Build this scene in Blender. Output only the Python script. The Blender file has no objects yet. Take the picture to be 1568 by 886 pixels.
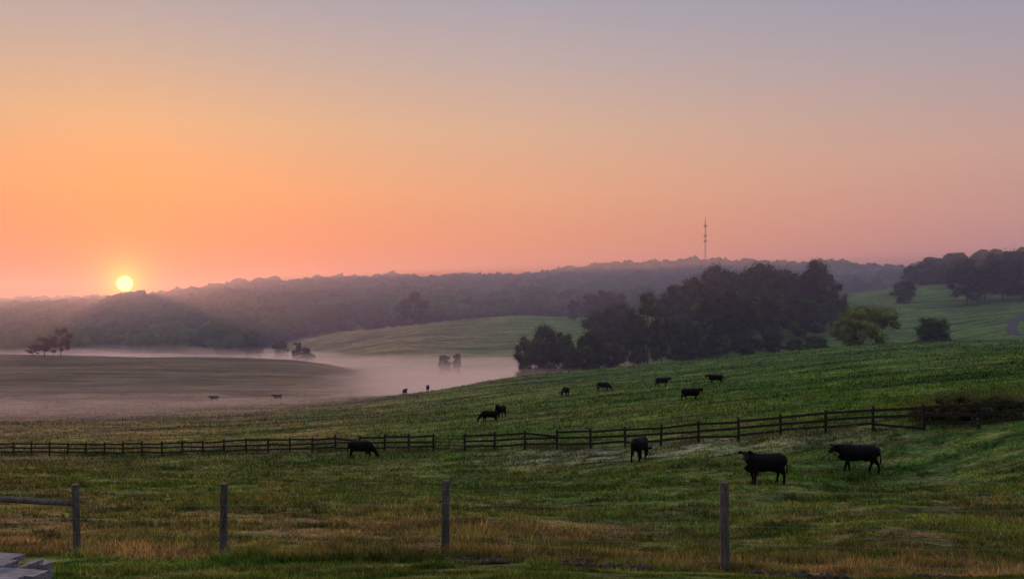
import bpy, math, random
import numpy as np
from mathutils import Vector
rng=np.random.default_rng(7); random.seed(7)
scene=bpy.context.scene
scene.view_settings.view_transform='Standard'
scene.view_settings.look='None'; scene.view_settings.exposure=0
F=1358.0; CX=784.0; HZ=475.0     # image coordinate constants: pixel offsets / F = tangent of bearing / elevation
def brg(u): return (u-CX)/F
def elv(v): return (HZ-v)/F
def lin(c):
    r=[]
    for k in c[:3]:
        k=k/255.0
        r.append(k/12.92 if k<=0.04045 else ((k+0.055)/1.055)**2.4)
    return (r[0],r[1],r[2],1.0)

# ------------------------------------------------------------------ noise
_tab=rng.random((256,256))
def vnoise(x,y):
    x=np.asarray(x,float); y=np.asarray(y,float)
    xi=np.floor(x).astype(int); yi=np.floor(y).astype(int)
    fx=x-xi; fy=y-yi; fx=fx*fx*(3-2*fx); fy=fy*fy*(3-2*fy)
    a=_tab[xi&255,yi&255]; b=_tab[(xi+1)&255,yi&255]; c=_tab[xi&255,(yi+1)&255]; d=_tab[(xi+1)&255,(yi+1)&255]
    return (a*(1-fx)+b*fx)*(1-fy)+(c*(1-fx)+d*fx)*fy
def fbm(x,y,o=4):
    s=0;a=.5
    for i in range(o):
        s=s+a*(vnoise(x+17.3*i,y+9.1*i)-.5); x=x*2.03; y=y*2.03; a*=.5
    return s*2
# ------------------------------------------------------------------ terrain
def V(d,v): return (d, elv(v)*d)
cols={
 -400:[(4,-1.9),(10,-3.3),(17,-4.7),(30,-6.8),(55,-10.),(95,-15),(130,-17.5),(180,-20.5),(225,-20.6),(265,-18.5),(310,-16),(360,-20),(450,-27),(650,-26),(900,-12),(1300,-4),(1700,2),(2000,8),(3000,0),(4500,-30)],
 0:[(4,-1.9),(10,-3.2),V(16.8,846),V(30,772),V(55,722),V(90,697),V(120,664),V(170,634),V(215,605),V(260,570),V(310,543),(360,-19),(450,-28),(650,-27),(900,-14),V(1300,480),V(1700,472),(2000,10),(3000,0),(4500,-30)],
 200:[(4,-1.9),(10,-3.2),V(16.2,850),V(30,775),V(55,724),V(86,695),V(120,662),V(170,632),V(215,603),V(260,570),V(310,546),(360,-20),(450,-28),(650,-25),V(900,485),V(1300,473),V(1700,466),(2000,8),(3000,0),(4500,-30)],
 400:[(4,-1.9),(10,-3.2),V(15.6,852),V(30,778),V(50,730),V(76,694),V(120,655),V(160,630),V(200,612),V(240,588),V(280,560),V(310,547),(350,-22),(450,-27),(600,-23),(750,-10),V(900,470),V(1200,447),(1800,18),(3000,0),(4500,-30)],
 500:[(4,-1.9),(10,-3.2),V(15.4,852),V(30,780),V(50,730),V(72,693),V(110,655),V(150,630),V(195,612),V(235,592),V(275,568),V(305,556),(345,-22),(400,-23),(450,-21),(520,-14),(600,-18),(750,-10),V(900,468),V(1200,444),(1800,20),(3000,0),(4500,-30)],
 600:[(4,-1.9),(10,-3.1),V(15.2,853),V(30,782),V(50,729),V(69,692),V(100,656),V(140,630),V(190,607),(230,-23),(300,-24),(380,-21),V(450,520),V(520,500),(600,-14),(700,-10),V(900,466),V(1200,441),(1800,22),(3000,0),(4500,-30)],
 784:[(4,-1.9),(10,-3.0),V(14.6,856),V(30,785),V(50,728),V(62.5,688),V(90,650),V(120,622),V(170,590),V(200,578),(240,-20),(300,-25),V(380,550),V(450,515),V(520,483),(600,-8),(800,0),V(1000,452),V(1300,439),(1800,28),(3000,0),(4500,-30)],
 1000:[(4,-1.9),(10,-3.0),V(13.5,868),V(30,790),V(45,720),V(56,683),V(90,625),V(130,590),V(170,568),V(210,556),(250,-17),(300,-16),V(380,520),V(480,490),(600,-5),V(900,452),V(1300,418),(1700,48),(3000,0),(4500,-30)],
 1200:[(4,-1.9),(9,-2.8),V(12.8,878),V(30,782),V(37,741),V(42,715),V(51,670),V(80,615),V(120,578),V(160,553),V(205,537),(240,-12),V(290,515),V(380,480),V(500,460),(700,0),V(1000,440),V(1400,417),(1800,50),(3000,0),(4500,-30)],
 1400:[(4,-1.8),(9,-2.7),V(12.4,885),V(30,766),V(41,722),V(46.5,659),V(75,605),V(120,560),V(160,537),V(200,524),(240,-11),V(280,520),V(380,460),V(450,437),(550,8),(900,25),(1400,45),(1800,40),(3000,0),(4500,-30)],
 1568:[(4,-1.8),(9,-2.7),V(12,890),V(30,762),V(38,708),V(43.5,650),V(75,590),V(120,548),V(160,531),V(195,521),(230,-9),V(270,500),V(350,462),V(450,430),(600,15),(1000,28),(1800,35),(3000,0),(4500,-30)],
 2000:[(4,-1.8),(9,-2.6),(15,-4),(30,-5.5),(45,-5.3),(75,-5.6),(120,-5),(200,-4),(230,-6),(270,-2),(350,5),(450,15),(600,17),(1000,28),(1800,35),(3000,0),(4500,-30)]}
def hermite(xk,yk,x):
    xk=np.array(xk,float); yk=np.array(yk,float)
    dl=np.diff(yk)/np.diff(xk); m=np.zeros(len(xk)); m[0]=dl[0]; m[-1]=dl[-1]
    h=np.diff(xk); m[1:-1]=(dl[:-1]*h[1:]+dl[1:]*h[:-1])/(h[1:]+h[:-1])
    x=np.clip(x,xk[0],xk[-1]); i=np.clip(np.searchsorted(xk,x)-1,0,len(xk)-2)
    hh=h[i]; t=(x-xk[i])/hh
    return (2*t**3-3*t**2+1)*yk[i]+(t**3-2*t**2+t)*hh*m[i]+(-2*t**3+3*t**2)*yk[i+1]+(t**3-t**2)*hh*m[i+1]
NL=360; NB=240
LG=np.linspace(math.log(4),math.log(4500),NL)
keys=sorted(cols); KB=[brg(k) for k in keys]
T=np.array([hermite([math.log(p[0]) for p in cols[k]],[p[1] for p in cols[k]],LG) for k in keys])
BG=np.linspace(KB[0],KB[-1],NB)
G=np.array([hermite(KB,T[:,j],BG) for j in range(NL)]).T   # NB x NL
for _ in range(2):
    G[:,1:-1]=(G[:,:-2]+2*G[:,1:-1]+G[:,2:])/4
for _ in range(6):
    G[1:-1,:]=(G[:-2,:]+2*G[1:-1,:]+G[2:,:])/4
def H(x,y):
    x=np.asarray(x,float); y=np.asarray(y,float)
    yy=np.maximum(y,4.0)
    b=np.clip(x/np.maximum(yy,12.),BG[0],BG[-1]); l=np.clip(np.log(yy),LG[0],LG[-1])
    fi=(b-BG[0])/(BG[1]-BG[0]); fj=(l-LG[0])/(LG[1]-LG[0])
    i=np.clip(fi.astype(int),0,NB-2); j=np.clip(fj.astype(int),0,NL-2); fi=fi-i; fj=fj-j
    z=(G[i,j]*(1-fi)+G[i+1,j]*fi)*(1-fj)+(G[i,j+1]*(1-fi)+G[i+1,j+1]*fi)*fj
    far=np.clip((yy-60)/120,0,1); mid=np.clip((yy-8)/20,0,1)
    z=z+fbm(x/1.7,y/1.7,3)*.12*mid+fbm(x/28+5,y/28,3)*.6*far
    return z
def h1(x,y): return float(H(np.array([x]),np.array([y]))[0])
# ------------------------------------------------------------------ helpers
def link(o): scene.collection.objects.link(o); return o
def mk(name,v,f,mats,smooth=False,mi=None,parent=None,addobj=True):
    me=bpy.data.meshes.new(name)
    v=np.asarray(v,np.float32)
    if isinstance(f,np.ndarray):
        n=f.shape[1]; m=len(f)
        me.vertices.add(len(v)); me.vertices.foreach_set('co',v.ravel())
        me.loops.add(m*n); me.loops.foreach_set('vertex_index',f.astype(np.int32).ravel())
        me.polygons.add(m); me.polygons.foreach_set('loop_start',np.arange(0,m*n,n,dtype=np.int32))
        me.update(calc_edges=True)
    else:
        me.from_pydata([tuple(map(float,p)) for p in v],[],f); me.update()
    for m_ in (mats if isinstance(mats,(list,tuple)) else [mats]): me.materials.append(m_)
    if mi is not None: me.polygons.foreach_set('material_index',np.asarray(mi,np.int32))
    if smooth: me.polygons.foreach_set('use_smooth',np.ones(len(me.polygons),bool))
    me.validate()
    if not addobj: return me
    o=bpy.data.objects.new(name,me); link(o)
    if parent: o.parent=parent
    return o
def empty(name,loc=(0,0,0)):
    o=bpy.data.objects.new(name,None); o.location=loc; link(o); return o
class Geo:
    def __init__(s): s.v=[]; s.f=[]; s.m=[]
    def loft(s,pts,seg=10,mat=0):
        n=len(pts); base=len(s.v); P=[Vector(p[:3]) for p in pts]
        prev=None
        for i,p in enumerate(pts):
            t=(P[min(i+1,n-1)]-P[max(i-1,0)]).normalized()
            up=Vector((0,0,1)) if abs(t.z)<.9 else Vector((1,0,0))
            sd=up.cross(t).normalized()
            if abs(t.z)>=.9: sd=Vector((0,1,0)); sd=(sd-t*sd.dot(t)).normalized()
            if prev is not None and sd.dot(prev)<0: sd=-sd
            prev=sd
            uv=t.cross(sd)
            for k in range(seg):
                a=2*math.pi*k/seg
                q=P[i]+sd*math.cos(a)*p[3]+uv*math.sin(a)*p[4]
                s.v.append((q.x,q.y,q.z))
        for i in range(n-1):
            for k in range(seg):
                a=base+i*seg+k; b=base+i*seg+(k+1)%seg
                s.f.append((a,b,b+seg,a+seg)); s.m.append(mat)
        s.f.append(tuple(base+k for k in range(seg))[::-1]); s.m.append(mat)
        s.f.append(tuple(base+(n-1)*seg+k for k in range(seg))); s.m.append(mat)
    def box(s,c,ax,ay,az,mat=0):
        c=Vector(c);ax=Vector(ax);ay=Vector(ay);az=Vector(az);b=len(s.v)
        for i in (-1,1):
            for j in (-1,1):
                for k in (-1,1):
                    q=c+ax*i+ay*j+az*k; s.v.append((q.x,q.y,q.z))
        for f in [(0,1,3,2),(4,6,7,5),(0,4,5,1),(2,3,7,6),(0,2,6,4),(1,5,7,3)]:
            s.f.append(tuple(b+q for q in f)); s.m.append(mat)
# ------------------------------------------------------------------ materials
class NT:
    def __init__(s,name,world=False):
        if world:
            s.t=world.node_tree
        else:
            s.mat=bpy.data.materials.new(name); s.mat.use_nodes=True; s.t=s.mat.node_tree
        s.t.nodes.clear()
    def n(s,typ,**kw):
        nd=s.t.nodes.new(typ)
        for k,v in kw.items(): setattr(nd,k,v)
        return nd
    def L(s,a,b): s.t.links.new(a,b)
    def setin(s,sock,v):
        if isinstance(v,bpy.types.NodeSocket): s.L(v,sock)
        else: sock.default_value=v
    def math(s,op,a,b=0.,c=0.,clamp=False):
        nd=s.n('ShaderNodeMath',operation=op,use_clamp=clamp)
        s.setin(nd.inputs[0],a); s.setin(nd.inputs[1],b); s.setin(nd.inputs[2],c); return nd.outputs[0]
    def mix(s,f,a,b,bt='MIX'):
        nd=s.n('ShaderNodeMix',data_type='RGBA',blend_type=bt)
        s.setin(nd.inputs[0],f); s.setin(nd.inputs[6],a); s.setin(nd.inputs[7],b); return nd.outputs[2]
    def noise(s,vec,scale,detail=4,rough=.55):
        nd=s.n('ShaderNodeTexNoise'); s.L(vec,nd.inputs['Vector'])
        nd.inputs['Scale'].default_value=scale; nd.inputs['Detail'].default_value=detail; nd.inputs['Roughness'].default_value=rough
        return nd.outputs['Fac']
    def mapping(s,vec,sc,rot=(0,0,0)):
        nd=s.n('ShaderNodeMapping'); s.L(vec,nd.inputs['Vector']); nd.inputs['Scale'].default_value=sc; nd.inputs['Rotation'].default_value=rot
        return nd.outputs[0]
    def ramp(s,f,els):
        nd=s.n('ShaderNodeValToRGB'); cr=nd.color_ramp
        while len(cr.elements)<len(els): cr.elements.new(.5)
        for e,(p,c) in zip(cr.elements,els): e.position=p
        for e,(p,c) in zip(cr.elements,els): e.color=c if len(c)==4 else (*c,1)
        s.L(f,nd.inputs[0]); return nd.outputs[0]
    def mrange(s,f,a,b,c,d):
        nd=s.n('ShaderNodeMapRange'); s.setin(nd.inputs[0],f)
        for i,q in enumerate((a,b,c,d)): nd.inputs[i+1].default_value=q
        return nd.outputs[0]
def field_colour(N):
    pos=N.n('ShaderNodeNewGeometry').outputs['Position']
    sp=N.n('ShaderNodeSeparateXYZ'); N.L(pos,sp.inputs[0]); X,Y=sp.outputs[0],sp.outputs[1]
    n1=N.noise(pos,.07,4); n2=N.noise(N.mapping(pos,(.36,1.15,.5),(0,0,.12)),1.,8,.75)
    n3=N.noise(pos,4.,4,.75); n4=N.noise(N.mapping(pos,(.028,.19,.1),(0,0,-.22)),1.,6,.66)
    n5=N.noise(N.mapping(pos,(.7,1.1,1.)),.9,5,.7)
    n6=N.noise(N.mapping(pos,(.15,.5,.3),(0,0,.05)),1.,5,.65)
    bias=N.mrange(Y,13,40,.125,-.07)
    t=N.math('ADD',N.math('MULTIPLY',n2,1.25),N.math('MULTIPLY',n1,.40))
    t=N.math('ADD',N.math('SUBTRACT',t,.30),bias)
    t=N.math('SUBTRACT',t,N.math('MULTIPLY',N.math('MAXIMUM',N.math('MINIMUM',X,30),-60),.0036))
    lawn=N.mrange(N.math('ADD',Y,N.math('MULTIPLY',X,.32)),13.2,14.,1,0)
    t=N.math('SUBTRACT',t,N.math('MULTIPLY',lawn,.20))
    q=N.math('ABSOLUTE',N.math('SUBTRACT',N.math('ADD',Y,N.math('MULTIPLY',X,.45)),57.5))
    sw=N.math('MULTIPLY',N.mrange(q,1.5,6.,1,0),N.math('MULTIPLY',N.mrange(X,-4,3,0,1),N.mrange(X,14,22,1,0)))
    sw=N.math('MULTIPLY',sw,N.mrange(n5,.40,.58,0,1))
    col=N.ramp(t,[(.28,(.064,.135,.024)),(.42,(.102,.158,.037)),(.52,(.150,.162,.050)),(.61,(.20,.155,.070)),(.72,(.28,.19,.105)),(.9,(.34,.25,.15))])
    col=N.mix(N.math('MULTIPLY',sw,.75),col,(.34,.31,.25,1))
    col=N.mix(1.,col,N.ramp(n3,[(.25,(.25,.25,.25)),(.5,(1,1,1)),(.75,(1.8,1.8,1.65))]),'MULTIPLY')
    col=N.mix(1.,col,N.ramp(n5,[(.33,(.30,.34,.30)),(.5,(1,1,1)),(.70,(1.6,1.5,1.25))]),'MULTIPLY')
    col=N.mix(1.,col,N.ramp(n6,[(.38,(.52,.57,.52)),(.5,(1,1,1)),(.62,(1.35,1.32,1.18))]),'MULTIPLY')
    st=N.ramp(n4,[(.38,(.42,.48,.48)),(.5,(1,1,1)),(.62,(1.6,1.45,1.12))])
    col=N.mix(N.mrange(Y,50,90,0,1),col,N.mix(1.,col,st,'MULTIPLY'))
    # the far left knoll is grazed shorter and browner, with rows left by the mower
    n7=N.noise(N.mapping(pos,(.02,.14,.1),(0,0,.35)),1.,6,.65)
    kn=N.math('MULTIPLY',N.mrange(Y,120,230,0,1),N.mrange(X,-20,-60,0,1)); kn=N.math('MULTIPLY',kn,N.mrange(Y,330,360,1,0))
    kc=N.ramp(n7,[(.36,(.075,.055,.032)),(.5,(.155,.10,.058)),(.64,(.26,.175,.10))])
    col=N.mix(N.math('MULTIPLY',kn,.7),col,kc)
    return col,n3,n5
N=NT('pasture_ground'); col,n3,n5=field_colour(N)
bs=N.n('ShaderNodeBsdfPrincipled'); N.L(col,bs.inputs['Base Color']); bs.inputs['Roughness'].default_value=.95; bs.inputs['Specular IOR Level'].default_value=.1
bp=N.n('ShaderNodeBump'); bp.inputs['Strength'].default_value=1.; bp.inputs['Distance'].default_value=.25
N.L(N.math('ADD',n3,n5),bp.inputs['Height']); N.L(bp.outputs[0],bs.inputs['Normal'])
o=N.n('ShaderNodeOutputMaterial'); N.L(bs.outputs[0],o.inputs[0]); M_ground=N.mat
N=NT('grass_blades'); col,n3,n5=field_colour(N)
g=N.n('ShaderNodeNewGeometry').outputs['Random Per Island']
col=N.mix(1.,col,N.ramp(g,[(0,(.5,.62,.4)),(.5,(1.15,1.15,1.05)),(.85,(1.7,1.6,1.35)),(1,(2.6,2.2,1.7))]),'MULTIPLY')
d1=N.n('ShaderNodeBsdfDiffuse'); d2=N.n('ShaderNodeBsdfTranslucent'); N.L(col,d1.inputs[0]); N.L(N.mix(1.,col,(.8,.8,.6,1),'MULTIPLY'),d2.inputs[0])
mx=N.n('ShaderNodeMixShader'); mx.inputs[0].default_value=.32; N.L(d1.outputs[0],mx.inputs[1]); N.L(d2.outputs[0],mx.inputs[2])
o=N.n('ShaderNodeOutputMaterial'); N.L(mx.outputs[0],o.inputs[0]); M_grass=N.mat
def leafmat(name,a,b,tr=.25):
    N=NT(name); g=N.n('ShaderNodeNewGeometry'); oi=N.n('ShaderNodeObjectInfo')
    c=N.ramp(g.outputs['Random Per Island'],[(0,a),(1,b)])
    c=N.mix(1.,c,N.ramp(N.noise(g.outputs['Position'],.35,3),[(.3,(.45,.45,.45)),(.7,(1.55,1.55,1.4))]),'MULTIPLY')
    c=N.mix(1.,c,N.ramp(oi.outputs['Random'],[(0,(.7,.75,.7)),(1,(1.15,1.1,1.0))]),'MULTIPLY')
    d1=N.n('ShaderNodeBsdfDiffuse'); d2=N.n('ShaderNodeBsdfTranslucent'); N.L(c,d1.inputs[0]); N.L(c,d2.inputs[0])
    mx=N.n('ShaderNodeMixShader'); mx.inputs[0].default_value=tr; N.L(d1.outputs[0],mx.inputs[1]); N.L(d2.outputs[0],mx.inputs[2])
    o=N.n('ShaderNodeOutputMaterial'); N.L(mx.outputs[0],o.inputs[0]); return N.mat
M_leaf=leafmat('leaves_dark',(.020,.040,.014),(.058,.098,.028),.15)
M_leafy=leafmat('leaves_yellowgreen',(.10,.145,.022),(.18,.22,.045))
M_leafb=leafmat('leaves_bright',(.05,.10,.026),(.09,.16,.042))
M_leafr=leafmat('leaves_russet',(.05,.03,.015),(.09,.05,.02))
M_weed=leafmat('weeds',(.08,.095,.04),(.17,.155,.075))
def wood(name,a,b,sc=(6,6,1.2),rough=.9):
    N=NT(name); g=N.n('ShaderNodeNewGeometry').outputs['Position']
    f=N.noise(N.mapping(g,sc),4.,6,.7); f2=N.noise(g,2.,3)
    c=N.mix(1.,N.ramp(f,[(.3,a),(.7,b)]),N.ramp(f2,[(.3,(.65,.65,.65)),(.7,(1.2,1.2,1.2))]),'MULTIPLY')
    bs=N.n('ShaderNodeBsdfPrincipled'); N.L(c,bs.inputs['Base Color']); bs.inputs['Roughness'].default_value=rough; bs.inputs['Specular IOR Level'].default_value=.2
    bp=N.n('ShaderNodeBump'); bp.inputs['Strength'].default_value=.6; bp.inputs['Distance'].default_value=.01; N.L(f,bp.inputs['Height']); N.L(bp.outputs[0],bs.inputs['Normal'])
    o=N.n('ShaderNodeOutputMaterial'); N.L(bs.outputs[0],o.inputs[0]); return N.mat
M_post=wood('weathered_post_wood',(.03,.026,.021),(.16,.14,.115),(7,7,1.))
M_rail=wood('dark_fence_wood',(.014,.012,.012),(.042,.034,.03))
M_table=wood('grey_deck_wood',(.06,.06,.065),(.34,.34,.37),(2,12,12))
M_bark=wood('bark',(.03,.025,.02),(.07,.055,.045))
M_dirt=wood('dirt',(.018,.014,.010),(.06,.045,.03),(5,5,5))
def plain(name,c,rough=.6,metal=0.,spec=.3):
    N=NT(name); g=N.n('ShaderNodeNewGeometry').outputs['Position']
    cc=N.mix(1.,(*c,1),N.ramp(N.noise(g,3.,4),[(.3,(.7,.7,.7)),(.7,(1.3,1.3,1.3))]),'MULTIPLY')
    bs=N.n('ShaderNodeBsdfPrincipled'); N.L(cc,bs.inputs['Base Color']); bs.inputs['Roughness'].default_value=rough; bs.inputs['Metallic'].default_value=metal
    bs.inputs['Specular IOR Level'].default_value=spec
    o=N.n('ShaderNodeOutputMaterial'); N.L(bs.outputs[0],o.inputs[0]); return N.mat
M_coat=plain('black_coat',(.006,.0052,.006),.7,0,.08)
M_wire=plain('galvanised_wire',(.25,.25,.26),.5,.6)
M_steel=plain('tower_steel',(.10,.09,.10),.6,.2)
M_road=plain('asphalt',(.06,.06,.065),.9,0,.1)
# ------------------------------------------------------------------ terrain mesh
rows=np.concatenate([np.linspace(-25,8,24)[:-1],np.exp(np.linspace(math.log(8),math.log(4400),430))])
ncol=440; bb=np.linspace(-1.1,1.1,ncol)
YY=np.repeat(rows[:,None],ncol,1); XX=bb[None,:]*np.maximum(YY,45.)
ZZ=H(XX.ravel(),YY.ravel())
vv=np.stack([XX.ravel(),YY.ravel(),ZZ],1)
ii,jj=np.meshgrid(np.arange(len(rows)-1),np.arange(ncol-1),indexing='ij'); a=(ii*ncol+jj).ravel()
mk('ground',vv,np.stack([a,a+1,a+1+ncol,a+ncol],1),M_ground,True)
# ------------------------------------------------------------------ grass
def blades(n,d0,d1,hmin,hmax,wk,bmax=.66):
    d=np.exp(rng.uniform(math.log(d0),math.log(d1),n)); b=rng.uniform(-bmax,bmax,n); x=b*d
    z=H(x,d); patch=np.clip(vnoise(x/.55,d/.55)*1.3+vnoise(x/3,d/3)*1.0-.5,.1,1.8)
    h=rng.uniform(hmin,hmax,n)*patch
    lawn=(d+.32*x)<13.4; h=np.where(lawn,h*.4,h)
    a=rng.uniform(0,2*math.pi,n); w=wk*d*rng.uniform(.6,1.4,n)
    lx=rng.normal(0,.5,n)*h; ly=rng.normal(0,.5,n)*h
    v=np.empty((n,3,3)); c,s_=np.cos(a)*w*.5,np.sin(a)*w*.5
    v[:,0]=np.stack([x-c,d-s_,z-.02],1); v[:,1]=np.stack([x+c,d+s_,z-.02],1); v[:,2]=np.stack([x+lx,d+ly,z+h],1)
    return v.reshape(-1,3)
V1=blades(420000,8,62,.07,.23,.0015)
V2=blades(120000,62,215,.15,.42,.0012)
VV=np.concatenate([V1,V2]); mk('pasture_grass',VV,np.arange(len(VV)).reshape(-1,3),M_grass)
def weeds(name,spots):
    out=[]
    for (x,y,h,r,n) in spots:
        px=x+rng.normal(0,r,n); py=y+rng.normal(0,r*.6,n); z=H(px,py); hh=h*rng.uniform(.35,1.1,n)
        w=.006*(y/45)+.004; a=rng.uniform(0,6.28,n)
        v=np.empty((n,3,3)); v[:,0]=np.stack([px-np.cos(a)*w,py-np.sin(a)*w,z],1); v[:,1]=np.stack([px+np.cos(a)*w,py+np.sin(a)*w,z],1)
        v[:,2]=np.stack([px+rng.normal(0,.2,n)*hh,py+rng.normal(0,.2,n)*hh,z+hh],1); out.append(v.reshape(-1,3))
        m=n; k=rng.integers(0,n,m); t=rng.uniform(.2,1,m)
        dv=rng.normal(0,1,(m,3,3))*(.012+.0006*y)
        q=np.stack([px[k],py[k],z[k]+hh[k]*t],1)[:,None,:]+dv; out.append(q.reshape(-1,3))
    VV=np.concatenate(out); return mk(name,VV,np.arange(len(VV)).reshape(-1,3),M_weed)
# ------------------------------------------------------------------ front fence
fence=empty('wire_fence')
PF=[(-17.5,19.5,1.3),(-14.3,18.5,1.3),(-11.2,17.5,1.3),(brg(118)*16.8,16.8,1.31),(brg(342)*15.8,15.8,1.31),(brg(682)*14.8,14.8,1.30),(brg(1110)*13.1,13.1,1.30),(7.6,11.4,1.3),(11.5,10,1.3)]
tops=[]
for i,(x,y,h) in enumerate(PF):
    g=Geo(); z=h1(x,y); r=.066+.006*random.random(); tx,ty=random.uniform(-.03,.03),random.uniform(-.02,.02)
    g.loft([(x,y,z-.4,r*1.05,r*1.05),(x,y,z+.1,r*1.02,r*1.0),(x+tx*.5,y+ty*.5,z+h*.5,r,r*.97),(x+tx,y+ty,z+h-.02,r*.95,r*.95),(x+tx,y+ty,z+h,r*.85,r*.85)],14)
    mk('post_%d'%(i+1),g.v,g.f,M_post,False,parent=fence); tops.append((x+tx,y+ty,z,h))
g=Geo()
for (a,b) in zip(tops[:-1],tops[1:]):
    for fr in (.12,.32,.52,.72,.9):
        pts=[]
        for k in range(9):
            t=k/8; pts.append((a[0]*(1-t)+b[0]*t,a[1]*(1-t)+b[1]*t-.075,(a[2]+a[3]*fr)*(1-t)+(b[2]+b[3]*fr)*t-.03*math.sin(math.pi*t),.0013,.0013))
        g.loft(pts,4)
mk('wires',g.v,g.f,M_wire,parent=fence)
g=Geo()
for a,b in ((tops[2],tops[3]),(tops[1],tops[2])):
    P=[]
    for k in range(6):
        t=k/5; P.append((a[0]*(1-t)+b[0]*t,a[1]*(1-t)+b[1]*t-.02,(a[2]+1.05)*(1-t)+(b[2]+.97)*t+.015*math.sin(t*5),.066-.006*t,.064-.006*t))
    g.loft(P,12)
mk('brace_rail',g.v,g.f,M_post,True,parent=fence)
# ------------------------------------------------------------------ rail fence
rf=empty('board_fence')
KU=[-300,-100,0,114,400,600,664]; KD=[103,94,90,86,76,69,66.5]
KU2=[712,820,930,1115,1320,1568,1700,1900]; KD2=[64.2,61,58,53,48.3,43.5,41.5,38.5]
def poly(KU,KD,sp):
    P=[(brg(u)*d,d) for u,d in zip(KU,KD)]; L=[0]
    for a,b in zip(P[:-1],P[1:]): L.append(L[-1]+math.dist(a,b))
    n=int(L[-1]/sp); s=np.linspace(0,L[-1],n+1)
    return list(zip(np.interp(s,L,[p[0] for p in P]),np.interp(s,L,[p[1] for p in P])))
gp=Geo(); gr=Geo()
ends=[]
for pts in (poly(KU,KD,2.45),poly(KU2,KD2,2.45)):
    zz=[h1(x,y) for x,y in pts]
    for (x,y),z in zip(pts,zz):
        hh=1.34+random.uniform(-.05,.08); tx=random.uniform(-.04,.04)
        gp.loft([(x,y,z-.3,.085,.085),(x+tx,y,z+hh,.08,.08)],8)
    for k in range(len(pts)-1):
        (x0,y0),(x1,y1)=pts[k],pts[k+1]
        tdir=Vector((x1-x0,y1-y0,0)); 
        nrm=Vector((tdir.y,-tdir.x,0)).normalized()
        if nrm.y>0: nrm=-nrm
        for hgt in (.38,.77,1.16):
            j0,j1=random.uniform(-.05,.05),random.uniform(-.05,.05)
            if random.random()<.04: j1-=.25
            A=Vector((x0,y0,zz[k]+hgt+j0))+nrm*.105; B=Vector((x1,y1,zz[k+1]+hgt+j1))+nrm*.105
            dd=(B-A); up=Vector((0,0,1)); 
            gr.box((A+B)/2,dd*.497,nrm*.018,up*.072)
    ends.append(pts)
mk('posts',gp.v,gp.f,M_rail,parent=rf); mk('boards',gr.v,gr.f,M_rail,parent=rf)
gt=empty('farm_gate'); g=Geo(); a=ends[0][-1]; b=ends[1][0]; za,zb=h1(*a),h1(*b)
for k,hgt in enumerate((.25,.5,.75,1.0,1.2)):
    g.loft([(a[0]+.12,a[1]-.05,za+hgt,.022,.022),(b[0]-.12,b[1]-.05,zb+hgt-.06,.022,.022)],6)
for t in (0.02,.5,.98):
    x=(a[0]+.12)*(1-t)+(b[0]-.12)*t; y=(a[1]*(1-t)+b[1]*t)-.05; z=za*(1-t)+zb*t-.06*t
    g.loft([(x,y,z+.22,.025,.025),(x,y,z+1.24,.025,.025)],6)
mk('gate_bars',g.v,g.f,M_rail,parent=gt)
sp=[]
for pts in ends:
    for (x,y) in pts:
        for q in range(3):
            if random.random()<.6: sp.append((x+random.uniform(-1.2,1.2),y+random.uniform(-.3,.8),random.uniform(.25,.7)*(1.9 if x>17 else 1),.6,80))
weeds('fence_weeds',sp)
weeds('tall_weeds',[(brg(322)*15.95,15.95,.75,.05,14),(brg(300)*17,17,.4,.08,12),(brg(1068)*31,31,1.0,.14,26),(brg(1068)*54.5,55.5,1.1,.7,160),(brg(640)*66,67,.8,.6,100)]
 +[(brg(u)*d,d,h,1.1,260) for u,d,h in ((1430,49,1.3),(1460,49,1.6),(1500,48.5,1.7),(1530,48,1.5),(1560,47.5,1.7),(1590,47,1.6))])
# ------------------------------------------------------------------ table corner
tb=empty('wooden_table'); zt=-1.69
def tbl():
    g=Geo(); ang=math.radians(-12); ex=Vector((math.cos(ang),math.sin(ang),0)); ey=Vector((-math.sin(ang),math.cos(ang),0))
    c=Vector((-3.84,6.0,zt))
    for k in range(4):
        L=.85+(-.03,.0,-.18,-.22)[k]
        g.box(c+ey*(-.26+k*.148)-ex*(.85-L)+Vector((0,0,-.02+random.uniform(-.004,.004))),ex*L,ey*.069,Vector((0,0,.02)))
    g.box(c+ey*(-.36)+Vector((0,0,-.06)),ex*.88,ey*.02,Vector((0,0,.055)))
    for s_ in (-1,1):
        g.box(c+ex*.5*s_+Vector((0,0,-.07)),ex*.02,ey*.30,Vector((0,0,.028)))
        for q in (-1,1):
            g.box(c+ex*.54*s_+ey*.28*q+Vector((0,0,-.42)),ex*.04,ey*.04,Vector((0,0,.36)))
    mk('table_boards',g.v,g.f,M_table,parent=tb)
tbl()
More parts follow.
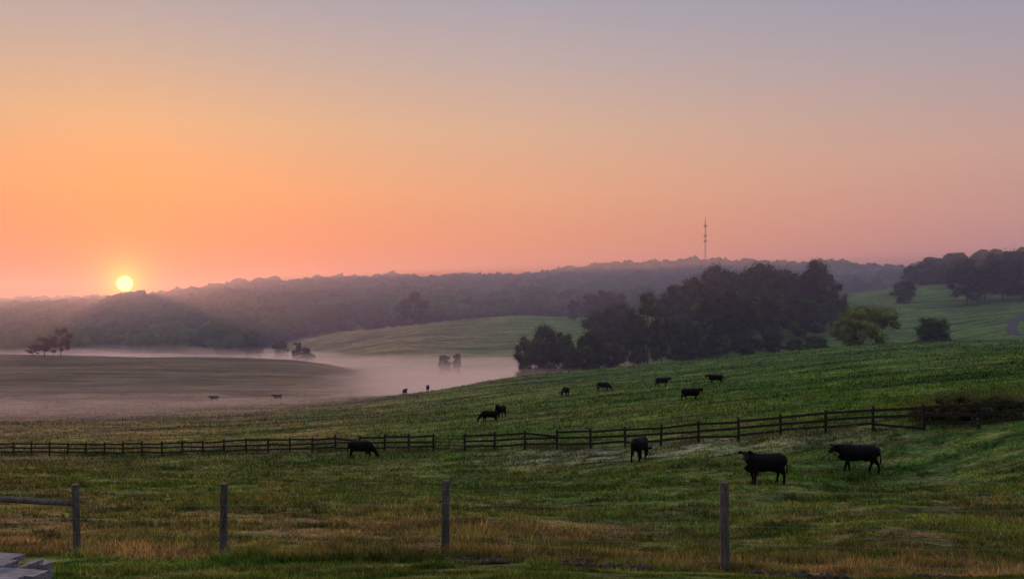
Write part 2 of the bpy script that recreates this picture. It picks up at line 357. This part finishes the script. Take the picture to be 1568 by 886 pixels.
# ------------------------------------------------------------------ cows
def cow_mesh(name,pose='up',yaw=0.,stance=0.):
    g=Geo()
    g.loft([(-1.02,0,1.13,.08,.10),(-.97,0,1.06,.24,.26),(-.78,0,1.02,.31,.33),(-.3,0,.96,.36,.375),(.1,0,.94,.38,.40),(.45,0,.95,.35,.41),(.68,0,.97,.28,.38),(.88,0,1.0,.17,.27)],16)
    g.loft([(-.6,0,.72,.05,.05),(-.45,0,.62,.12,.10),(-.25,0,.62,.08,.08)],10)
    g.loft([(.5,0,.70,.12,.12),(.78,0,.70,.12,.17),(.95,0,.86,.10,.16)],10)
    if pose=='up':
        N0=[(.45,0,1.08,.24,.30),(.85,0,1.18,.17,.25)]; e=Vector((.85,0,1.18)); d=Vector((math.cos(yaw*.5),math.sin(yaw*.5),.5)).normalized()
        p2=e+d*.22; p3=e+d*.36
        N0+=[(p2.x,p2.y,p2.z,.15,.20),(p3.x,p3.y,p3.z,.13,.16)]
        hd=Vector((math.cos(yaw),math.sin(yaw),-.55)).normalized(); hp=p3+Vector((0,0,.04))
    elif pose=='level':
        N0=[(.45,0,1.05,.24,.30),(.85,0,1.1,.17,.25)]; e=Vector((.85,0,1.1)); d=Vector((math.cos(yaw*.5),math.sin(yaw*.5),.28)).normalized()
        p2=e+d*.2; p3=e+d*.36
        N0+=[(p2.x,p2.y,p2.z,.15,.21),(p3.x,p3.y,p3.z,.13,.17)]
        hd=Vector((math.cos(yaw),math.sin(yaw),-.6)).normalized(); hp=p3+Vector((0,0,.03))
    else:
        N0=[(.45,0,1.0,.24,.30),(.85,0,.9,.17,.24),(1.08,0.03,.68,.14,.18),(1.22,.05,.5,.12,.14)]
        hp=Vector((1.23,.05,.5)); hd=Vector((math.cos(yaw)*.55,math.sin(yaw)*.55,-1)).normalized()
    g.loft(N0,12)
    P=[]
    for t,w,h in ((-.08,.09,.10),(.0,.13,.135),(.14,.135,.15),(.28,.11,.12),(.40,.09,.095),(.47,.07,.07)):
        q=hp+hd*t; P.append((q.x,q.y,q.z,w,h))
    g.loft(P,12)
    side=Vector((0,0,1)).cross(hd).normalized(); upv=hd.cross(side)
    for s_ in (-1,1):
        q0=hp+side*.08*s_+upv*.06; q1=hp+side*.22*s_+upv*.08-hd*.02; q2=hp+side*.37*s_+upv*.06
        g.loft([(*q0,.04,.04),(*q1,.045,.085),(*q2,.025,.04)],8)
    for s_ in (-1,1):
        k=stance*s_*.16
        g.loft([(.55,.15*s_,.9,.14,.19),(.55,.18*s_,.66,.12,.15),(.56+k*.5,.18*s_,.42,.075,.085),(.55+k*.8,.18*s_,.36,.068,.075),(.55+k,.18*s_,.14,.052,.055),(.57+k,.18*s_,.05,.065,.07),(.59+k,.18*s_,0,.07,.075)],10)
        k=-stance*s_*.18
        g.loft([(-.74,.15*s_,1.0,.16,.25),(-.68,.18*s_,.70,.14,.21),(-.80+k*.5,.18*s_,.50,.08,.105),(-.84+k*.6,.18*s_,.43,.065,.085),(-.81+k,.18*s_,.22,.055,.057),(-.79+k,.18*s_,.05,.065,.07),(-.77+k,.18*s_,0,.07,.075)],10)
    g.loft([(-.98,0,1.24,.04,.04),(-1.08,0,1.12,.035,.035),(-1.12,.01,.8,.03,.03),(-1.11,.02,.58,.055,.055),(-1.11,.02,.42,.03,.03)],8)
    ob=mk(name+'_src',g.v,g.f,M_coat)
    m=ob.modifiers.new('r','REMESH'); m.mode='VOXEL'; m.voxel_size=.024; m.use_smooth_shade=True
    m=ob.modifiers.new('s','SMOOTH'); m.factor=.5; m.iterations=3
    dg=bpy.context.evaluated_depsgraph_get(); me=bpy.data.meshes.new_from_object(ob.evaluated_get(dg))
    bpy.data.objects.remove(ob); me.name=name; return me
R=math.radians
CM={'look':cow_mesh('cow_look','up',R(80),.4),'level':cow_mesh('cow_level','level',R(30),1.),'graze':cow_mesh('cow_graze','graze',R(10),.8),'plain':cow_mesh('cow_plain','level',0,.6)}
def cow(u,d,kind,head,s=1.):
    x,y=brg(u)*d,d
    o=bpy.data.objects.new('black_cow',CM[kind]); link(o); o.location=(x,y,h1(x,y)-.02); o.rotation_euler=(0,0,R(head)); o.scale=(s*.93,s,s)
cow(1171,37.3,'look',192,.98); cow(1314,41.2,'level',172,.96)
cow(980,50,'graze',62,1.0); cow(553,64.5,'graze',-8,.98)
cow(1096,122,'plain',172); cow(1058,96,'level',8,1.03); cow(1014,128,'level',10); cow(924,131,'graze',-10); cow(866,127,'graze',110)
cow(749,97,'graze',175,.98); cow(766,101,'look',240,1.05); cow(655,185,'plain',95); cow(620,183,'plain',80)
cow(328,200,'plain',190,.95); cow(425,200,'plain',175,.95)
# ------------------------------------------------------------------ trees
def ico():
    import bmesh
    bm=bmesh.new(); bmesh.ops.create_icosphere(bm,subdivisions=2,radius=1); v=np.array([p.co[:] for p in bm.verts]); f=np.array([[q.index for q in p.verts] for p in bm.faces]); bm.free(); return v,f
IV,IF=ico()
def tree_mesh(name,mat,h=18.,w=14.,base=.16,leaf=.42,n=6500,ncl=26,seed=1):
    """broadleaf crown: leaf clusters sit on and in an uneven domed crown"""
    r=np.random.default_rng(seed); g=Geo()
    tw=.028*h
    bx,by=r.normal(0,.03*h,2)
    g.loft([(0,0,-.5,tw*.9,tw*.9),(0,0,.3,tw*.6,tw*.6),(bx*.3,by*.3,h*.25,tw*.45,tw*.45),(bx*.7,by*.7,h*.55,tw*.28,tw*.28),(bx,by,h*.85,tw*.1,tw*.1)],8)
    cl=[]; tt=0
    lob=r.uniform(.8,1.15,7)
    while len(cl)<ncl and tt<6000:
        tt+=1
        p=r.uniform(-1,1,3); q=np.linalg.norm(p)
        if q>1 or (q<.4 and r.random()<.5): continue
        az=math.atan2(p[1],p[0]); L=lob[int((az+math.pi)/6.2832*7)%7]
        zc=base+(1-base)*(.5+.5*p[2])
        hw=(1-.12*max(0,p[2]))
        cr=w*r.uniform(.10,.17)
        c=np.array([p[0]*w*.5*hw*L*.9,p[1]*w*.5*hw*L*.9,h*zc])
        c[2]=min(max(c[2],cr*.6),h*r.uniform(.9,1.)-cr*.8)
        if any(np.linalg.norm(c-k[0])<w*.085 for k in cl): continue
        cl.append((c,cr))
    for k,(c,cr) in enumerate(cl):
        if k%3: continue
        zb=max(h*.12,c[2]*.6-h*.03)
        g.loft([(bx*.4,by*.4,zb,tw*.2,tw*.2),(c[0]*.5,c[1]*.5,(zb+c[2])/2+.02*h,tw*.13,tw*.13),(c[0],c[1],c[2],tw*.05,tw*.05)],5)
    vs=[np.array(g.v)]; faces=list(g.f); mi=[0]*len(faces)
    lv=[]; per=n//ncl; tot=len(vs[0])
    for c,cr in cl:
        dv=r.normal(0,1,(per,3)); dv/=np.linalg.norm(dv,axis=1)[:,None]
        rad=cr*(r.uniform(.2,1.,per)**.5)*(1.1+.3*r.normal(0,1,per))
        p=c+dv*rad[:,None]*np.array([1,1,.8])
        A=r.normal(0,1,(per,3)); A/=np.linalg.norm(A,axis=1)[:,None]; B=np.cross(A,dv+.5*r.normal(0,1,(per,3))); B/=np.linalg.norm(B,axis=1)[:,None]
        s=leaf*r.uniform(.5,1.3,per)[:,None]
        lv.append(np.stack([p-A*s*.5,p+B*s*.35,p+A*s*.5,p-B*s*.35],1).reshape(-1,3))
        q=IV*(cr*.6)*(1+.2*r.normal(0,1,(len(IV),1)))*np.array([1,1,.75])+c
        vs.append(q); faces+= [tuple(int(z)+tot for z in f) for f in IF]; mi+=[1]*len(IF); tot+=len(q)
    lv=np.concatenate(lv); vs.append(lv)
    k=len(lv)//4; faces+=[tuple(tot+4*i+j for j in range(4)) for i in range(k)]; mi+=[1]*k
    return mk(name,np.concatenate(vs),faces,[M_bark,mat],mi=mi,addobj=False)
TM=[tree_mesh('tree_a',M_leaf,18,16,seed=1,ncl=36,n=7500),tree_mesh('tree_b',M_leaf,18,13,seed=2,base=.12,ncl=32,n=7000),tree_mesh('tree_c',M_leaf,18,16,seed=3,base=.06,ncl=44,n=9000),tree_mesh('tree_d',M_leaf,18,11,seed=4,base=.2,ncl=24),tree_mesh('tree_e',M_leaf,18,18,seed=5,base=.04,ncl=50,n=10000)]
TY=tree_mesh('tree_y',M_leafy,10,15,seed=9,base=.03,ncl=50,leaf=.36,n=11000); TB=tree_mesh('tree_g',M_leafb,8,10,seed=11,base=.03,ncl=40,leaf=.32,n=8500)
TR=tree_mesh('tree_r',M_leafr,10,9,seed=12,base=.15,ncl=16,leaf=.36,n=2800)
def tree(name,u,d,top,wid,me,h0,w0,rot=None,dz=0.):
    x,y=brg(u)*d,d; z=h1(x,y)-.3+dz; h=elv(top)*d-z; w=wid/F*d
    o=bpy.data.objects.new(name,me); link(o); o.location=(x,y,z); sc=w/w0; o.scale=(sc,sc,h/h0); o.rotation_euler=(0,0,random.uniform(0,6.28))
W0=[16,13,16,11,18]
lst=[(808,262,510,50,2),(838,266,492,66,4),(862,270,503,44,2),(905,256,502,68,4),(925,300,464,74,2),(948,310,458,62,4),(992,258,441,60,1),(970,262,480,56,2),(1014,262,474,54,2),(1045,258,487,60,4),(1030,320,430,66,2),(1060,315,416,72,2),(1088,325,399,76,4),(1108,318,406,62,2),(1135,322,409,72,4),(1168,316,395,80,2),(1198,325,406,72,4),(1222,318,412,60,2),(1250,312,391,66,2),(1272,305,424,52,4),(1286,300,458,40,4),
 (1075,275,452,84,4),(1115,272,436,76,2),(1150,276,448,84,4),(1190,278,444,80,4),(1232,285,448,80,4),(1092,250,510,60,4),(1178,240,506,45,4),(1215,238,518,44,4),(1250,238,513,46,4),(1140,250,510,60,4),(1060,262,500,60,4),(880,262,530,44,4),(930,258,525,60,4),
 (1384,375,428,46,4),(1480,352,391,62,2),(1452,420,403,50,2),(1420,450,395,46,4),(1398,455,405,40,4),(1508,365,399,56,2),(1535,358,379,66,2),(1566,352,378,60,4),(1600,350,385,60,2),(1640,345,380,60,2),(1550,380,400,60,4),(1490,400,408,50,4),(1520,395,405,60,4),
 (635,535,444,44,1),(618,545,458,26,1),(925,500,441,44,2),(905,505,447,34,4),(948,505,446,34,2),(455,395,522,20,3),(470,398,530,26,4),(680,332,541,24,4),(700,334,539,16,4),(880,490,457,26,2),
 (1295,420,449,14,3),(385,440,502,36,4),(430,440,520,30,2)]
for (u,d,top,w,k) in lst: tree('deciduous_tree',u,d,top,w,TM[k],18.,W0[k])
tree('yellow_green_tree',1322,214,463,98,TY,10,15); tree('round_green_tree',1427,214,484,60,TB,8,10)
tree('russet_tree',93,300,497,32,TR,10,9); tree('russet_tree',68,303,512,46,TR,10,9); tree('russet_tree',50,306,528,24,TR,10,9)
SM=tree_mesh('shrub',M_weed,2.,3.,seed=21,base=.02,ncl=30,leaf=.09,n=6500)
for (u,d,h,w) in ((1480,45.9,1.75,2.4),(1440,47.2,1.0,2.6),(1520,45.4,1.2,2.4),(1555,44.8,1.5,2.2)):
    x,y=brg(u)*d,d+1.1; o=bpy.data.objects.new('shrub',SM); link(o); o.location=(x,y,h1(x,y)-.1); o.scale=(w/3,w/3,h/2); o.rotation_euler=(0,0,random.uniform(0,6))
# dark clods and thatch scraped up along the wire fence
n=520; t=rng.uniform(0,1,n); xx=-1.+t*9.5; yy=14.1-.40*(xx+1.)+rng.normal(0,.16,n)-.35; k=vnoise(xx/.5,yy*0+3)>.35; xx,yy=xx[k],yy[k]; n=len(xx)
sz=rng.uniform(.02,.075,n); v=IV[None]*(1+.3*rng.normal(0,1,(n,len(IV),1)))*sz[:,None,None]*np.array([1.5,1.1,.8]); v[:,:,0]+=xx[:,None]; v[:,:,1]+=yy[:,None]; v[:,:,2]+=(H(xx,yy)+.01)[:,None]
mk('dirt_clods',v.reshape(-1,3),(IF[None]+(np.arange(n)*len(IV))[:,None,None]).reshape(-1,3),M_dirt)
# distant forest
def forest(name,pts,mat,hlo,hhi):
    n=len(pts); x=pts[:,0]; y=pts[:,1]; z=H(x,y); h=rng.uniform(hlo,hhi,n)*(1+.5*(vnoise(x/40,y/40)-.5)); w=h*rng.uniform(.35,.6,n)
    nv=len(IV); jit=1+.22*rng.normal(0,1,(n,nv,1))
    v=IV[None]*jit*np.stack([w,w,h*.42],1)[:,None,:]; v[:,:,0]+=x[:,None]; v[:,:,1]+=y[:,None]; v[:,:,2]+=(z+h*.56)[:,None]
    f=(IF[None]+(np.arange(n)*nv)[:,None,None]).reshape(-1,3)
    m=26; dv=rng.normal(0,1,(n,m,3)); dv/=np.linalg.norm(dv,axis=2)[:,:,None]; dv[:,:,2]=np.abs(dv[:,:,2])*1.0-.2
    c=dv*np.stack([w,w,h*.46],1)[:,None,:]*1.02; c[:,:,0]+=x[:,None]; c[:,:,1]+=y[:,None]; c[:,:,2]+=(z+h*.56)[:,None]
    t=c[:,:,None,:]+rng.normal(0,1,(n,m,3,3))*.9
    t=t.reshape(-1,3); off=n*nv
    f=np.concatenate([f,np.arange(off,off+len(t)).reshape(-1,3)])
    mk(name,np.concatenate([v.reshape(-1,3),t]),f,mat)
def samp(n,d0,d1,u0,u1):
    d=np.sqrt(rng.uniform(d0**2,d1**2,n)); b=rng.uniform(brg(u0),brg(u1),n); return np.stack([b*d,d],1)
P=[samp(2300,1080,1500,-250,1000),samp(1200,780,1080,-150,1000),samp(1500,1500,1900,-300,1000),samp(1300,900,1500,1000,1650),samp(900,560,800,-150,440),samp(330,450,560,-150,380),samp(260,620,780,440,1000),samp(300,700,900,1000,1700),samp(130,460,520,1420,1700)]
forest('distant_forest',np.concatenate(P),M_leaf,8,20)
# ------------------------------------------------------------------ radio tower
rt=empty('radio_tower'); dT=1330.; xT=brg(1080)*dT; zT=h1(xT,dT); top=elv(332)*dT; g=Geo(); Ht=top-zT
for k in range(3):
    a=k*2.094; g.loft([(xT+math.cos(a)*1.3,dT+math.sin(a)*1.3,zT,.3,.3),(xT+math.cos(a)*.7,dT+math.sin(a)*.7,top-6,.26,.26)],5)
nb=26
for i in range(nb):
    for k in range(3):
        t0=i/nb;t1=(i+1)/nb; a0=k*2.094;a1=(k+1)*2.094; r0=1.3-.6*t0; r1=1.3-.6*t1; hh=Ht-6
        g.loft([(xT+math.cos(a0)*r0,dT+math.sin(a0)*r0,zT+hh*t0,.12,.12),(xT+math.cos(a1)*r1,dT+math.sin(a1)*r1,zT+hh*t1,.12,.12)],4)
g.loft([(xT,dT,top-6,.3,.3),(xT,dT,top+2.5,.12,.12)],5)
mk('lattice_mast',g.v,g.f,M_steel,parent=rt); g=Geo()
for vv_ in (346,361,369):
    z=elv(vv_)*dT
    for k in range(9):
        a=k*math.pi*2/9; c=Vector((xT+math.cos(a)*2.3,dT+math.sin(a)*2.3,z))
        g.box(c,Vector((math.cos(a),math.sin(a),0))*.2,Vector((-math.sin(a),math.cos(a),0))*.35,Vector((0,0,1.2)))
        g.loft([(xT,dT,z,.12,.12),(c.x,c.y,c.z,.1,.1)],4)
for vv_ in (338,383):
    g.loft([(xT-1.6,dT,elv(vv_)*dT,.2,.2),(xT+1.6,dT,elv(vv_)*dT+.1,.2,.2)],4)
mk('antenna_arrays',g.v,g.f,M_steel,parent=rt)
# ------------------------------------------------------------------ farm road
us=[(1640,300),(1590,258),(1556,256),(1549,268),(1553,285),(1568,305),(1600,330),(1660,350)]
pp=[(brg(u)*d,d) for u,d in us]; s=np.linspace(0,len(pp)-1,60); px=hermite(range(len(pp)),[p[0] for p in pp],s); py=hermite(range(len(pp)),[p[1] for p in pp],s)
vv=[];ff=[]
tx=np.gradient(px); ty=np.gradient(py); l=np.hypot(tx,ty); nx,ny=-ty/l,tx/l
for k in (-1.,-.33,.33,1.):
    X_=px+nx*k*1.5; Y_=py+ny*k*1.5; vv.append(np.stack([X_,Y_,H(X_,Y_)+.12],1))
m=60; vv=np.concatenate(vv)
for r_ in range(3):
    for i in range(m-1): ff.append((r_*m+i,r_*m+i+1,(r_+1)*m+i+1,(r_+1)*m+i))
mk('farm_road',vv,ff,M_road,True)
# ------------------------------------------------------------------ mist + haze (scattering air; mist also has added emission)
def volmat(name,colr,dens,g,fog_glow=None):
    N=NT(name); s=N.n('ShaderNodeVolumeScatter'); s.inputs['Color'].default_value=(*colr,1); s.inputs['Density'].default_value=dens; s.inputs['Anisotropy'].default_value=g
    out=s.outputs[0]
    if fog_glow:  # added emission makes fog glow, standing in for repeated scattering the renderer skips
        e=N.n('ShaderNodeEmission'); e.inputs[0].default_value=(*fog_glow,1); e.inputs[1].default_value=dens
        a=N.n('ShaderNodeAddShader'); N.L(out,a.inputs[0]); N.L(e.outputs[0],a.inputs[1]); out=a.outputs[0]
    o=N.n('ShaderNodeOutputMaterial'); N.L(out,o.inputs['Volume']); return N.mat
nxm,nym=260,230
xs=np.linspace(-330,110,nxm); ys=np.linspace(135,520,nym); Xg,Yg=np.meshgrid(xs,ys); X_=Xg.ravel();Y_=Yg.ravel()
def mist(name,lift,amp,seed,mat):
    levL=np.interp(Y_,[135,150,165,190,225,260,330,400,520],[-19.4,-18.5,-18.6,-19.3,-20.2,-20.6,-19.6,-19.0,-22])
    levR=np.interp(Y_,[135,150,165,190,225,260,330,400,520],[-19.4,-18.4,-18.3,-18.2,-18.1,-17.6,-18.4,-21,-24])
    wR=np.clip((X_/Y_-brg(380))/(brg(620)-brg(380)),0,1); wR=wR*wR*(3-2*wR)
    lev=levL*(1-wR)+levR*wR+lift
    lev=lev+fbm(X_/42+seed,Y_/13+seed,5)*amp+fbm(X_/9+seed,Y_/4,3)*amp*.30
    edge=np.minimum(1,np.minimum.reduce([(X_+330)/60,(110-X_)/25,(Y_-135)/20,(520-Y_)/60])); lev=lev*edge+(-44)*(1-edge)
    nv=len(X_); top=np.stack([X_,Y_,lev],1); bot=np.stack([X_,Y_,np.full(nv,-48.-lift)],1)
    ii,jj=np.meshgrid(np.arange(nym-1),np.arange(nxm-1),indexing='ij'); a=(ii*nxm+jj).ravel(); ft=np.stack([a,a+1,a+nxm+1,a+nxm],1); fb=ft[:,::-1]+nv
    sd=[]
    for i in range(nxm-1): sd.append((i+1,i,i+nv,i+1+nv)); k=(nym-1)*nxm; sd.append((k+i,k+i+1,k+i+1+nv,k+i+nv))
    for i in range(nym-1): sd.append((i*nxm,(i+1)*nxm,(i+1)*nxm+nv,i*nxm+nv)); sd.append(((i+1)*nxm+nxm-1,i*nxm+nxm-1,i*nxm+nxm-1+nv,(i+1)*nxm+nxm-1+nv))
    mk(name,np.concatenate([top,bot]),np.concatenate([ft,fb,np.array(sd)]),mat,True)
mist('valley_mist',-.2,3.4,0.,volmat('glowing_mist_air',(1.,.88,.86),.0105,.6,(.30,.15,.135)))
mist('valley_mist',1.0,4.2,7.7,volmat('glowing_mist_air_thin',(1.,.86,.85),.0042,.6,(.24,.115,.105)))
g=Geo(); g.box((0,800,-12),(1700,0,0),(0,690,0),(0,0,58))
mk('haze',g.v,g.f,volmat('haze_air',(.70,.61,.88),.0009,.42))
# ------------------------------------------------------------------ camera, sun, world
cam=bpy.data.cameras.new('camera'); co=bpy.data.objects.new('camera',cam); link(co); co.location=(0,0,0); co.rotation_euler=(R(90),0,0)
cam.sensor_width=36; cam.lens=36*F/1568; cam.shift_y=(HZ-443)/1568; cam.clip_end=9000; cam.clip_start=.1; scene.camera=co
S=Vector((brg(191),1,elv(434))).normalized()
sl=bpy.data.lights.new('sun','SUN'); sl.energy=4.8; sl.angle=R(.5); sl.color=(1,.42,.24); so=bpy.data.objects.new('sun',sl); link(so); so.rotation_euler=S.to_track_quat('Z','Y').to_euler()
w=bpy.data.worlds.new('World'); scene.world=w; w.use_nodes=True; N=NT('w',w)
tc=N.n('ShaderNodeTexCoord').outputs['Generated']; nz=N.n('ShaderNodeVectorMath',operation='NORMALIZE'); N.L(tc,nz.inputs[0]); D=nz.outputs[0]
sx=N.n('ShaderNodeSeparateXYZ'); N.L(D,sx.inputs[0])
hor=N.math('SQRT',N.math('ADD',N.math('MULTIPLY',sx.outputs[0],sx.outputs[0]),N.math('MULTIPLY',sx.outputs[1],sx.outputs[1])))
e=N.math('DIVIDE',sx.outputs[2],N.math('MAXIMUM',hor,.001)); ef=N.math('DIVIDE',e,1.2,clamp=True)
hd=Vector((S.x,S.y,0)).normalized()
dt=N.n('ShaderNodeVectorMath',operation='DOT_PRODUCT'); N.L(D,dt.inputs[0]); dt.inputs[1].default_value=hd
az=N.math('ARCCOSINE',N.math('MINIMUM',N.math('DIVIDE',dt.outputs['Value'],N.math('MAXIMUM',hor,.001)),1.))
def rp(L): return [(p/1.2,lin(c)) for p,c in L]
zen=[(.6,(178,184,208)),(1.2,(205,212,235))]
A=N.ramp(ef,rp([(0,(158,50,52)),(.03,(198,72,46)),(.08,(230,116,56)),(.13,(236,150,82)),(.2,(224,170,122)),(.28,(196,168,152)),(.36,(170,160,167))]+zen))
B=N.ramp(ef,rp([(0,(160,84,90)),(.035,(188,99,88)),(.08,(212,130,94)),(.13,(221,154,112)),(.2,(211,168,138)),(.28,(187,166,161)),(.36,(165,159,171))]+zen))
C=N.ramp(ef,rp([(0,(142,98,120)),(.05,(162,111,124)),(.1,(186,136,129)),(.16,(193,153,141)),(.25,(169,155,161)),(.36,(143,148,170)),(.6,(160,168,195)),(1.2,(200,208,235))]))
c=N.mix(N.mrange(az,0,.42,0,1),A,B); c=N.mix(N.mrange(az,.42,.95,0,1),c,C)
c=N.mix(N.mrange(az,1.3,3.1,0,.6),c,lin((140,148,178)))
df=N.n('ShaderNodeVectorMath',operation='DISTANCE'); N.L(D,df.inputs[0]); df.inputs[1].default_value=S; ang=df.outputs['Value']
def glow(c,k,colr,amt):
    f=N.math('MULTIPLY',N.math('EXPONENT',N.math('MULTIPLY',ang,-1/k)),amt)
    vm=N.n('ShaderNodeVectorMath',operation='SCALE'); vm.inputs[0].default_value=colr[:3]; N.L(f,vm.inputs['Scale'])
    return N.mix(1.,c,vm.outputs[0],'ADD')
c=glow(c,.06,(.50,.07,.0),1.1); c=glow(c,.012,(1.,.30,.01),4.2)
nish=N.n('ShaderNodeTexSky',sky_type='NISHITA'); nish.sun_disc=False; nish.sun_elevation=math.asin(S.z); nish.sun_rotation=math.atan2(S.x,S.y)
c=N.mix(1.,c,N.mix(1.,nish.outputs[0],(.012,.012,.012,1),'MULTIPLY'),'ADD')
disc=N.mrange(ang,.0066,.0080,1,0)
c=N.mix(disc,c,(11,7.2,1.1,1))
bg=N.n('ShaderNodeBackground'); N.L(c,bg.inputs[0]); bg.inputs[1].default_value=1.
o=N.n('ShaderNodeOutputWorld'); N.L(bg.outputs[0],o.inputs[0])
